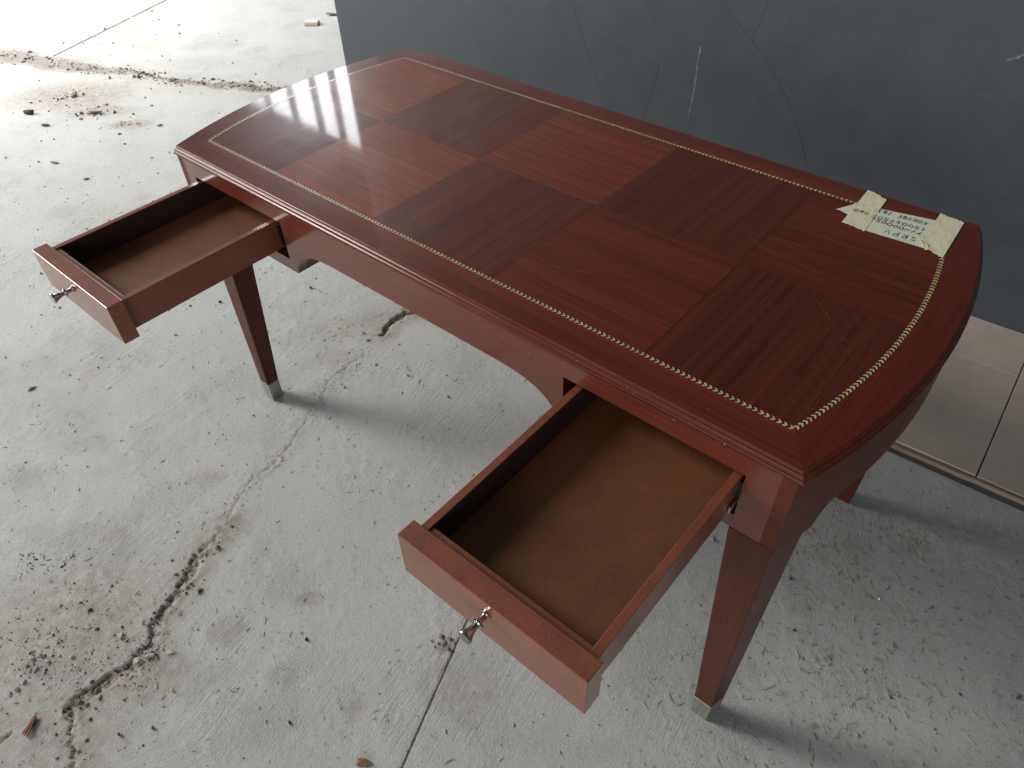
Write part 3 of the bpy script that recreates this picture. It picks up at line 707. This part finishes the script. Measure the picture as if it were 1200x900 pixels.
# drawers
def drawer(x0, x1, yf, name='drawer'):
    zt, zb_, th = 0.742, 0.6545, 0.031
    si0, si1 = x0 + 0.0105, x1 - 0.0090; tw = 0.0130; zs = 0.7352; yr = 0.02
    bm = bmesh.new()
    yb0 = yf + th
    # sides, inner front strip and back board of the open box
    add_box(bm, si0, si0 + tw, yb0 + 0.0002, yr, 0.6685, zs, 0.0008)
    add_box(bm, si1 - tw, si1, yb0 + 0.0002, yr, 0.6685, zs, 0.0008)
    add_box(bm, si0 + tw + 0.0006, si1 - tw - 0.0006, yb0 + 0.0004, yb0 + 0.0125, 0.6690, zs - 0.003, 0.0008)
    add_box(bm, si0 + tw, si1 - tw, yr - 0.012, yr - 0.0002, 0.669, zs, 0.0006)
    d = bm_obj(name, bm, M_rail, desk)
    box('drawer_bottom', si0 + tw - 0.004, si1 - tw + 0.004, yb0 + 0.008, yr - 0.006, 0.6735, 0.6795, M_liner, d, 0)
    for xa in (si0 + tw, si1 - tw - 0.0006): box('side_shade_sheet', xa, xa + 0.0006, yb0 + 0.0128, yr - 0.012, 0.6797, zs - 0.0016, M_inner_shade, d, 0)  # thin dark sheets that paint shade onto the inner side walls
    box('drawer_front', x0, x1, yf, yb0, zb_, zt, M_front, d, 0.0012)
    for sx, xx in ((-1, si0), (1, si1)):
        xa, xb = (xx - 0.0062, xx - 0.0003) if sx < 0 else (xx + 0.0003, xx + 0.0062)
        box('runner', xa, xb, YF + 0.004, yr - 0.02, 0.678, 0.7235, M_runner, d, 0.0006)
    # trumpet knob
    kx, kz = (x0 + x1) / 2 + 0.002, 0.7165
    prof = [(0.0, 0.0062), (0.0016, 0.0062), (0.0024, 0.0040), (0.0100, 0.0034), (0.0112, 0.0046), (0.0128, 0.0046), (0.0138, 0.0034), (0.0190, 0.0042), (0.0236, 0.0058), (0.0272, 0.0080), (0.0292, 0.0094), (0.0306, 0.0096), (0.0314, 0.0090)]
    bm = bmesh.new()
    loft(bm, [[(kx + 1.12 * r * math.cos(t), yf - 1.32 * q, kz + 1.12 * r * math.sin(t)) for t in np.linspace(0, 2 * math.pi, 29)[:-1]] for q, r in prof])
    for ax in (0, 1):
        add_box(bm, kx - (0.0085 if ax == 0 else 0.0016), kx + (0.0085 if ax == 0 else 0.0016), yf - 0.0180, yf - 0.0138, kz - (0.0085 if ax else 0.0016), kz + (0.0085 if ax else 0.0016), 0.0008)
    bm_obj('knob', bm, M_chrome, d, 45)
    return d
drawer(0.3730, 0.6840, -0.7460)['label'] = 'right drawer, nearer the camera'
drawer(-0.7060, -0.3990, -0.7470)['label'] = 'left drawer, farther from the camera'
box('runner_bracket', 0.6765, 0.6795, -0.392, -0.374, 0.676, 0.690, M_steel, desk, 0.0004)['label'] = 'bright steel end of the right drawer runner'

# ------------------------------------------------------------------ taped paper label on the table top
note = empty('taped_label', (0.63, 0.29, H)); tag(note, 'handwritten paper label held by two strips of masking tape on the desk top', 'label')
def sheet(name, quad, nu, nv, mat, z0, amp, seed, ragged=()):
    """wrinkled sheet over a quad of table-top points (a b c d in order), thin but solid"""
    a, b, c, d = [np.array(top_at(*p)) for p in quad]; rs = np.random.default_rng(seed)
    V = []
    for j in range(nv + 1):
        for i in range(nu + 1):
            u, v = i / nu, j / nv
            if 'v1' in ragged and j == nv: v += rs.uniform(-.018, .008)
            if 'v0' in ragged and j == 0: v += rs.uniform(-.008, .018)
            p = (a * (1 - u) + b * u) * (1 - v) + (d * (1 - u) + c * u) * v
            q = p * 1000
            n1 = float(fbm(np.array([q[0] * .09 + seed]), np.array([q[1] * .09]), seed, 3)[0])
            n2 = float(fbm(np.array([q[0] * .28 + q[1] * .1]), np.array([q[1] * .05]), seed + 5, 2)[0])
            z = z0 + amp * (max(n1 - 0.45, 0) * 3 + max(n2 - 0.5, 0) * 2)
            V.append((p[0] - 0.63, p[1] - 0.29, z))
    n = len(V); F = []
    for v_ in list(V): V.append((v_[0], v_[1], v_[2] - 0.00025))
    wn = nu + 1
    for j in range(nv):
        for i in range(nu):
            k = j * wn + i
            F += [(k, k + 1, k + wn + 1, k + wn), (n + k, n + k + wn, n + k + wn + 1, n + k + 1)]
    rim = [i for i in range(wn)] + [j * wn + nu for j in range(1, nv + 1)] + [nv * wn + i for i in range(nu - 1, -1, -1)] + [j * wn for j in range(nv - 1, 0, -1)]
    for p, q in zip(rim, rim[1:] + rim[:1]): F.append((p, n + p, n + q, q))
    return mesh(name, V, F, mat, note, 60)
sheet('paper_strip', [(1003, 239), (1112, 262), (1092, 294), (1003, 267)], 40, 14, M_paper, 0.0007, 0.00015, 3)
sheet('paper_tail', [(979.5, 245.5), (1004, 238.5), (1001, 255), (984, 246.5)], 8, 6, M_paper, 0.0006, 0.0002, 4)
sheet('tape_strip', [(1017.5, 222.5), (1039, 234.5), (1012.5, 271.5), (986.5, 260.5)], 12, 26, M_tape, 0.0011, 0.0004, 5, ('v0', 'v1'))
sheet('tape_strip', [(1102, 250.5), (1130, 261), (1104, 303.5), (1077, 286.5)], 14, 26, M_tape, 0.0011, 0.0004, 6, ('v0', 'v1'))
# torn curl of tape beside the right strip
sheet('torn_tape', [(1074, 276), (1080, 276.5), (1090, 294), (1084, 294)], 6, 16, M_tape, 0.0014, 0.0020, 9, ('v0', 'v1'))

GL = {  # pen strokes, unit box
 'S': [[(.8, .85), (.5, 1), (.2, .8), (.45, .55), (.75, .3), (.5, .02), (.15, .15)]], 'R': [[(.15, 0), (.2, 1), (.65, .95), (.7, .65), (.22, .5), (.8, 0)]],
 'P': [[(.2, 0), (.22, 1), (.7, .92), (.7, .58), (.22, .48)]], 'V': [[(.1, 1), (.45, 0), (.85, 1)]], 'Y': [[(.1, 1), (.45, .5)], [(.85, 1), (.25, -.1)]], '/': [[(.75, 1.05), (.3, -.05)]],
 'N': [[(.12, 0), (.2, 1), (.7, 0), (.85, 1)]], '0': [[(.5, 1), (.15, .75), (.15, .25), (.5, 0), (.82, .3), (.8, .75), (.5, 1)]], '5': [[(.8, 1), (.25, .98), (.2, .58), (.65, .6), (.75, .25), (.45, 0), (.12, .1)]],
 '2': [[(.15, .8), (.5, 1), (.78, .75), (.4, .3), (.1, 0), (.85, .03)]], '1': [[(.2, .7), (.55, 1), (.5, 0)]], 'X': [[(.1, 1), (.85, 0)], [(.85, 1), (.1, 0)]], '7': [[(.1, .95), (.8, 1), (.35, 0)], [(.25, .5), (.7, .52)]],
 '6': [[(.7, 1), (.25, .6), (.15, .2), (.5, 0), (.78, .25), (.5, .48), (.2, .3)]], 'K': [[(.2, 1), (.18, 0)], [(.8, 1), (.2, .45), (.85, 0)]], 'O': [[(.5, 1), (.12, .7), (.15, .2), (.5, 0), (.85, .3), (.8, .8), (.5, 1)]],
 'B': [[(.2, 0), (.2, 1), (.65, .9), (.6, .58), (.22, .52), (.75, .4), (.7, .05), (.2, 0)]], 'E': [[(.8, 1), (.2, .97), (.18, 0), (.8, .02)], [(.2, .5), (.65, .52)]], '(': [[(.6, 1.1), (.45, .5), (.5, -.1)]], ')': [[(.3, 1.1), (.6, .5), (.3, -.1)]]}
def write(text, first, last, hgt, zl=0.0012):
    """first/last: photograph positions of the first and last letters' middles; letters stand upside down for the camera"""
    a = np.array(top_at(*first)); b = np.array(top_at(*last)); dr = b - a; n = len(text)
    adv = np.hypot(*dr) / (n - 1); dr = dr / np.hypot(*dr)
    upv = np.array([-dr[1], dr[0]]); bm = bmesh.new()
    for k, chh in enumerate(text):
        if chh == ' ': continue
        c0 = a + dr * adv * k + upv * random.uniform(-.0006, .0006)
        wdt = min(adv * 0.86, 0.0125)
        for st in GL[chh]:
            pts = [c0 + dr * ((x - .5) * wdt + 0.12 * (y - .5) * wdt) + upv * (y - .5 + random.uniform(-.03, .03)) * hgt for x, y in st]
            sm = smooth_line(pts, 4 * len(pts), 0, 1) if len(pts) > 2 and chh in 'S05260BOPR)(' else [tuple(p) for p in pts]
            rb = ribbon(sm, 0.00068)
            for (p0, p1), (q0, q1) in zip(rb, rb[1:]):
                vs = [bm.verts.new((p[0] - 0.63, p[1] - 0.29, zl)) for p in (p0, p1, q1, q0)]; bm.faces.new(vs)
    return bm
for txt, s_, e_, hg, zl in (('SRPV', (1070, 280.3), (1039.4, 271.8), .0135, .0012), ('Y/N000052', (1076.5, 274.2), (1022, 257.3), .0100, .0012), ('1500X750X', (1081.5, 269.2), (1024, 254), .0100, .0012), ('760', (1015, 251), (1002.5, 247.2), .0090, .0021), ('KOKYBE (B)', (1083.5, 262), (1031, 247.5), .0110, .0012)):
    bm_obj('handwriting', write(txt, s_, e_, hg, zl), M_ink, note)

# ------------------------------------------------------------------ rubble and sweepings on the floor
OCT = np.array([(1, 0, 0), (-1, 0, 0), (0, 1, 0), (0, -1, 0), (0, 0, 1), (0, 0, -1)], float)
OCF = [(0, 2, 4), (2, 1, 4), (1, 3, 4), (3, 0, 4), (2, 0, 5), (1, 2, 5), (3, 1, 5), (0, 3, 5)]
def zs_at(xy):
    return floor_fields(xy[:, :1], xy[:, 1:2])[0][:, 0]
def scatter_grains(name, xy, sizes, mat, flat=0.7):
    n = len(xy); z = zs_at(xy)
    sc3 = sizes[:, None] * rng.uniform(0.6, 1.5, (n, 3)); sc3[:, 2] *= flat
    v = OCT[None] * (1 + rng.uniform(-.35, .35, (n, 6, 1))) + rng.uniform(-.25, .25, (n, 6, 3))
    v = v * sc3[:, None, :]
    th = rng.uniform(0, 6.28, n); c, s = np.cos(th)[:, None], np.sin(th)[:, None]
    x = v[:, :, 0] * c - v[:, :, 1] * s + xy[:, :1]; y = v[:, :, 0] * s + v[:, :, 1] * c + xy[:, 1:2]
    zz = v[:, :, 2] + (z + sc3[:, 2] * 0.45)[:, None]
    V = np.stack([x, y, zz], -1).reshape(-1, 3)
    F = (np.array(OCF)[None] + (np.arange(n) * 6)[:, None, None]).reshape(-1, 3)
    me = bpy.data.meshes.new(name); me.from_pydata(V.tolist(), [], F.tolist()); me.update()
    return link(name, me, mat)
def scatter_fibres(name, xy, lens, wid, mat, bend=0.5):
    n = len(xy); z = zs_at(xy); V, F = [], []
    for i in range(n):
        th = random.uniform(0, 6.28); L = lens[i]; w_ = wid * random.uniform(.6, 1.6); b = random.uniform(-bend, bend)
        p = np.array([xy[i, 0], xy[i, 1]]); base = len(V); m = 4
        for k in range(m):
            d = np.array([math.cos(th), math.sin(th)]); nn = np.array([-d[1], d[0]])
            tap = w_ * (1.0 if 0 < k < m - 1 else 0.5)
            zz = z[i] + 0.0004 + (random.uniform(0, .002) if k in (0, m - 1) else 0)
            V += [(*(p + nn * tap), zz), (*(p - nn * tap), zz), (*p, zz + tap * 1.5)]
            p = p + d * L / (m - 1); th += b
        for k in range(m - 1):
            q0 = base + 3 * k
            for j in range(3): F.append((q0 + j, q0 + (j + 1) % 3, q0 + 3 + (j + 1) % 3, q0 + 3 + j))
        F += [(base, base + 1, base + 2), (base + 3 * m - 1, base + 3 * m - 2, base + 3 * m - 3)]
    me = bpy.data.meshes.new(name); me.from_pydata(V, [], F); me.update()
    return link(name, me, mat)
def cluster(px, py, rad, n):
    c = np.array(floor_at(px, py)); return c + rng.normal(0, rad, (n, 2))
def field_pts(n, x0=-2.6, x1=1.6, y0=-1.5, y1=0.56):
    return np.stack([rng.uniform(x0, x1, n), rng.uniform(y0, y1, n)], 1)
def near_line(key, n, spread, side=0.0):
    P = np.array(CR[key]); k = rng.integers(0, len(P) - 1, n); t = rng.uniform(0, 1, (n, 1)); return P[k] * (1 - t) + P[k + 1] * t + rng.normal(0, spread, (n, 2)) + np.array([side, 0])
g1 = np.concatenate([field_pts(330), field_pts(120, -4.5, -1.0, -0.6, 1.4)] + [cluster(px, py, r_, n) for px, py, r_, n in
     ((40, 655, .012, 20), (62, 660, .02, 26), (85, 652, .012, 14), (95, 700, .035, 26), (20, 590, .03, 8), (40, 750, .06, 20), (150, 700, .05, 14), (30, 800, .04, 18), (130, 755, .05, 26), (320, 790, .03, 6), (215, 620, .05, 8), (225, 360, .04, 9), (240, 410, .04, 9), (275, 520, .04, 10), (480, 440, .12, 14), (560, 470, .05, 6), (700, 860, .06, 8), (35, 780, .05, 20), (990, 760, .1, 14))] + [near_line('main', 16, .016, .01), near_line('knee', 16, .008)])
tag(scatter_grains('grit', g1, rng.lognormal(-6.85, 0.55, len(g1)) + 0.0003, M_grit), 'scattered black grit lying on the concrete floor', 'grit', kind='stuff')
g2 = np.concatenate([field_pts(1500), cluster(170, 770, .03, 90), cluster(95, 790, .04, 90), cluster(45, 770, .035, 160), cluster(35, 655, .03, 40), cluster(120, 745, .05, 80), cluster(60, 700, .08, 80), cluster(160, 800, .03, 70), near_line('main', 110, .022, .012), near_line('knee', 70, .015), near_line('hair', 120, .02), cluster(410, 390, .07, 80), cluster(430, 430, .1, 80)])
tag(scatter_grains('concrete_crumbs', g2, rng.lognormal(-6.95, 0.6, len(g2)) + 0.0003, M_crumb2), 'pale crumbs of concrete strewn along the floor cracks', 'rubble', kind='stuff')
g3 = np.concatenate([near_line('soil', 700, .035), cluster(87, 112, .04, 40), cluster(110, 132, .06, 60), cluster(68, 118, .04, 20), near_line('main', 70, .022, .012), field_pts(300, -4.5, -1.0, -.9, 1.4), cluster(520, 755, .01, 14), cluster(150, 146, .05, 30)])
tag(scatter_grains('soil_crumbs', g3, rng.gamma(2.0, 0.0014, len(g3)) + 0.0008, M_soil), 'brown soil crumbs gathered in the cracks of the floor', 'soil', kind='stuff')
f1 = np.concatenate([field_pts(1100, -2.4, 1.6, -1.5, 0.56), field_pts(900, 0.6, 1.5, -0.6, 0.56), cluster(1000, 700, .08, 85), cluster(1090, 770, .10, 85), cluster(960, 800, .07, 93), cluster(1060, 640, .05, 76), cluster(1180, 640, .08, 51), cluster(1030, 830, .08, 76), cluster(1075, 635, .02, 42), cluster(1000, 660, .025, 37), cluster(965, 775, .025, 37), cluster(1040, 820, .025, 37), cluster(430, 830, .04, 14), cluster(300, 700, .05, 18), cluster(970, 660, .06, 60)])
tag(scatter_fibres('straw_fibres', f1, rng.gamma(2.0, 0.0034, len(f1)) + 0.0022, 0.00055, M_straw, 0.4), 'dry straw fibres swept over the concrete floor', 'straw', kind='stuff')
f2 = np.concatenate([field_pts(420, -2.4, 1.6, -1.5, 0.56), cluster(1000, 720, .15, 60)])
tag(scatter_fibres('dark_slivers', f2, rng.gamma(2.5, 0.0030, len(f2)) + 0.003, 0.00060, M_soil), 'thin dark slivers of bark on the concrete floor', 'bark', kind='stuff')

def chunk(name, px, py, sx, sy, sz, rz, mat, label, cat, seed, group=None, sub=2, rough=0.22):
    x, y = floor_at(px, py); rs = np.random.default_rng(seed)
    bm = bmesh.new(); bmesh.ops.create_icosphere(bm, subdivisions=sub, radius=1.0)
    pl = rs.normal(0, 1, (10, 3)); pl /= np.linalg.norm(pl, axis=1)[:, None]; dd = rs.uniform(.38, .72, 10)
    for v in bm.verts:
        p = np.array(v.co)
        for n_, d_ in zip(pl, dd):
            e = p @ n_ - d_
            if e > 0: p = p - n_ * e
        p = p * (1 + rs.uniform(-rough, rough) * 0.3)
        v.co = Vector((p[0] * sx, p[1] * sy, p[2] * sz))
    zmin = min(v.co.z for v in bm.verts)
    for v in bm.verts: v.co.z -= zmin
    o = bm_obj(name, bm, mat); o.location = (x, y, ground(x, y) - 0.0006); o.rotation_euler = (0, 0, rz)
    tag(o, label, cat, group); return o
G_ = 'grey concrete fragments beside the floor crack'
chunk('concrete_fragment', 172, 752, .0165, .0115, .0085, .4, M_crumb, 'largest flat grey concrete fragment broken off beside the main crack', 'rubble', 1, G_)
chunk('concrete_fragment', 176, 770, .0135, .0080, .007, 1.0, M_crumb, 'narrow grey concrete fragment just below the largest broken piece', 'rubble', 2, G_)
chunk('concrete_fragment', 160, 776, .0115, .0110, .0080, .2, M_crumb, 'dark sided grey concrete fragment sitting in the crack bend', 'rubble', 3, G_)
chunk('concrete_fragment', 142, 746, .0100, .0075, .0065, 2.0, M_crumb, 'small grey concrete fragment left of the main crack', 'rubble', 4, G_)
for k, (px, py, s_) in enumerate(((38, 772, .0075), (48, 768, .006), (31, 781, .0065), (56, 775, .0055), (43, 783, .006), (52, 789, .005), (20, 808, .007), (12, 813, .005), (85, 770, .0055), (29, 800, .006), (61, 768, .0045), (35, 764, .0045))):
    chunk('rubble_piece', px, py, s_ * 1.35, s_ * 1.0, s_ * .8, k * 1.3, M_crumb, 'small grey rubble piece in the loose heap at the far lower left of the floor', 'rubble', 20 + k, 'rubble pieces heaped left of the crack', 1)
chunk('cream_chip', 199, 765, .0130, .0050, .0060, 1.15, M_bone, 'long cream coloured chip lying right of the floor crack', 'chip', 5)
chunk('cream_chip', 184, 771, .0050, .0042, .0040, 0.2, M_tan, 'small yellowish chip between the crack and the cream chip', 'chip', 6)
chunk('tan_chip', 201, 809, .0085, .0050, .0035, .2, M_tan, 'flat tan chip below the long cream chip', 'chip', 7)
chunk('dark_pebble', 140, 861, .0055, .0050, .0055, 0, M_grit, 'black pebble on bare concrete near the lower left corner', 'pebble', 8)
chunk('dark_pebble', 180, 853, .0050, .0045, .0045, 0, M_grit, 'black pebble right of the lower left one', 'pebble', 9)
chunk('dark_pebble', 359, 750, .0050, .0050, .0050, 0, M_grit, 'black pebble on clean concrete left of the near drawer', 'pebble', 10)
chunk('dark_pebble', 340, 847, .0050, .0045, .0045, 0, M_grit, 'black pebble at the bottom between crack and joint', 'pebble', 11)
chunk('white_pebble', 477, 440, .0055, .0050, .0050, 0, M_bone, 'white pebble on the floor under the kneehole', 'pebble', 12)
chunk('white_pebble', 426, 391, .0060, .0060, .0055, 0, M_crumb, 'pale pebble beside the small crack under the desk', 'pebble', 13)
chunk('brown_flake', 425, 894, .0180, .0090, .0060, .6, M_wchip, 'curled brown flake at the bottom edge of the floor', 'flake', 14)
chunk('tan_chip', 1030, 702, .0065, .0030, .0030, 2.4, M_bone, 'pale tan chip on the floor right of the front leg', 'chip', 15)
chunk('bark_piece', 1194, 817, .0100, .0035, .0035, 1.1, M_soil, 'dark bark piece at the right edge of the floor', 'bark', 16)
chunk('bark_piece', 1047, 757, .0080, .0040, .0040, 1.3, M_straw, 'brown bark piece on the floor among straw', 'bark', 17)
chunk('soil_clump', 36, 134, .034, .022, .016, .5, M_grit, 'dark soil clump on bright concrete at the left', 'clump', 18)
chunk('soil_clump', 54, 148, .026, .012, .009, .5, M_grit, 'flat dark soil clump below the larger one', 'clump', 19)
chunk('tan_chip', 64, 191, .026, .010, .007, .35, M_soil, 'brown chip on bright concrete left of the desk', 'chip', 31)
chunk('soil_clump', 88, 113, .030, .018, .012, .3, M_soil, 'brown soil clump in the middle of the dirty patch', 'clump', 32)
chunk('soil_clump', 113, 133, .036, .016, .010, .6, M_soil, 'brown soil clump at the lower edge of the dirty patch', 'clump', 33)
# splintered wood: a bundle of slivers
x, y = floor_at(37, 850); bm = bmesh.new()
for k in range(9):
    bm2 = bmesh.new(); L = random.uniform(.010, .022); add_box(bm2, -L, L, -.0011, .0011, -.0009, .0012, 0)
    bmesh.ops.transform(bm2, matrix=Matrix.Translation((random.uniform(-.004, .004), random.uniform(-.006, .006), .002 + .0008 * k)) @ Matrix.Rotation(random.uniform(-.25, .25), 4, 'Z') @ Matrix.Rotation(random.uniform(-.12, .12), 4, 'Y'), verts=bm2.verts)
    tmp = bpy.data.meshes.new('t'); bm2.to_mesh(tmp); bm2.free(); bm.from_mesh(tmp); bpy.data.meshes.remove(tmp)
o = bm_obj('wood_splinter', bm, M_wchip); o.location = (x, y, 0.0); o.rotation_euler = (0, 0, R(128)); tag(o, 'reddish brown splintered wood chip near the lower left corner', 'splinter')
# brick fragment far left by the wall end
x, y = floor_at(366, 29); o = box('brick_fragment', -.045, .045, -.026, .026, 0, .024, M_brick, None, .005); o.location = (x, y, 0.0); o.rotation_euler = (0, 0, R(35))
tag(o, 'pale brick fragment lying near the end of the dark wall', 'brick')
chunk('soil_clump', 389, 18, .05, .022, .012, .4, M_soil, 'brown soil clump right beside the end of the dark wall', 'clump', 34)
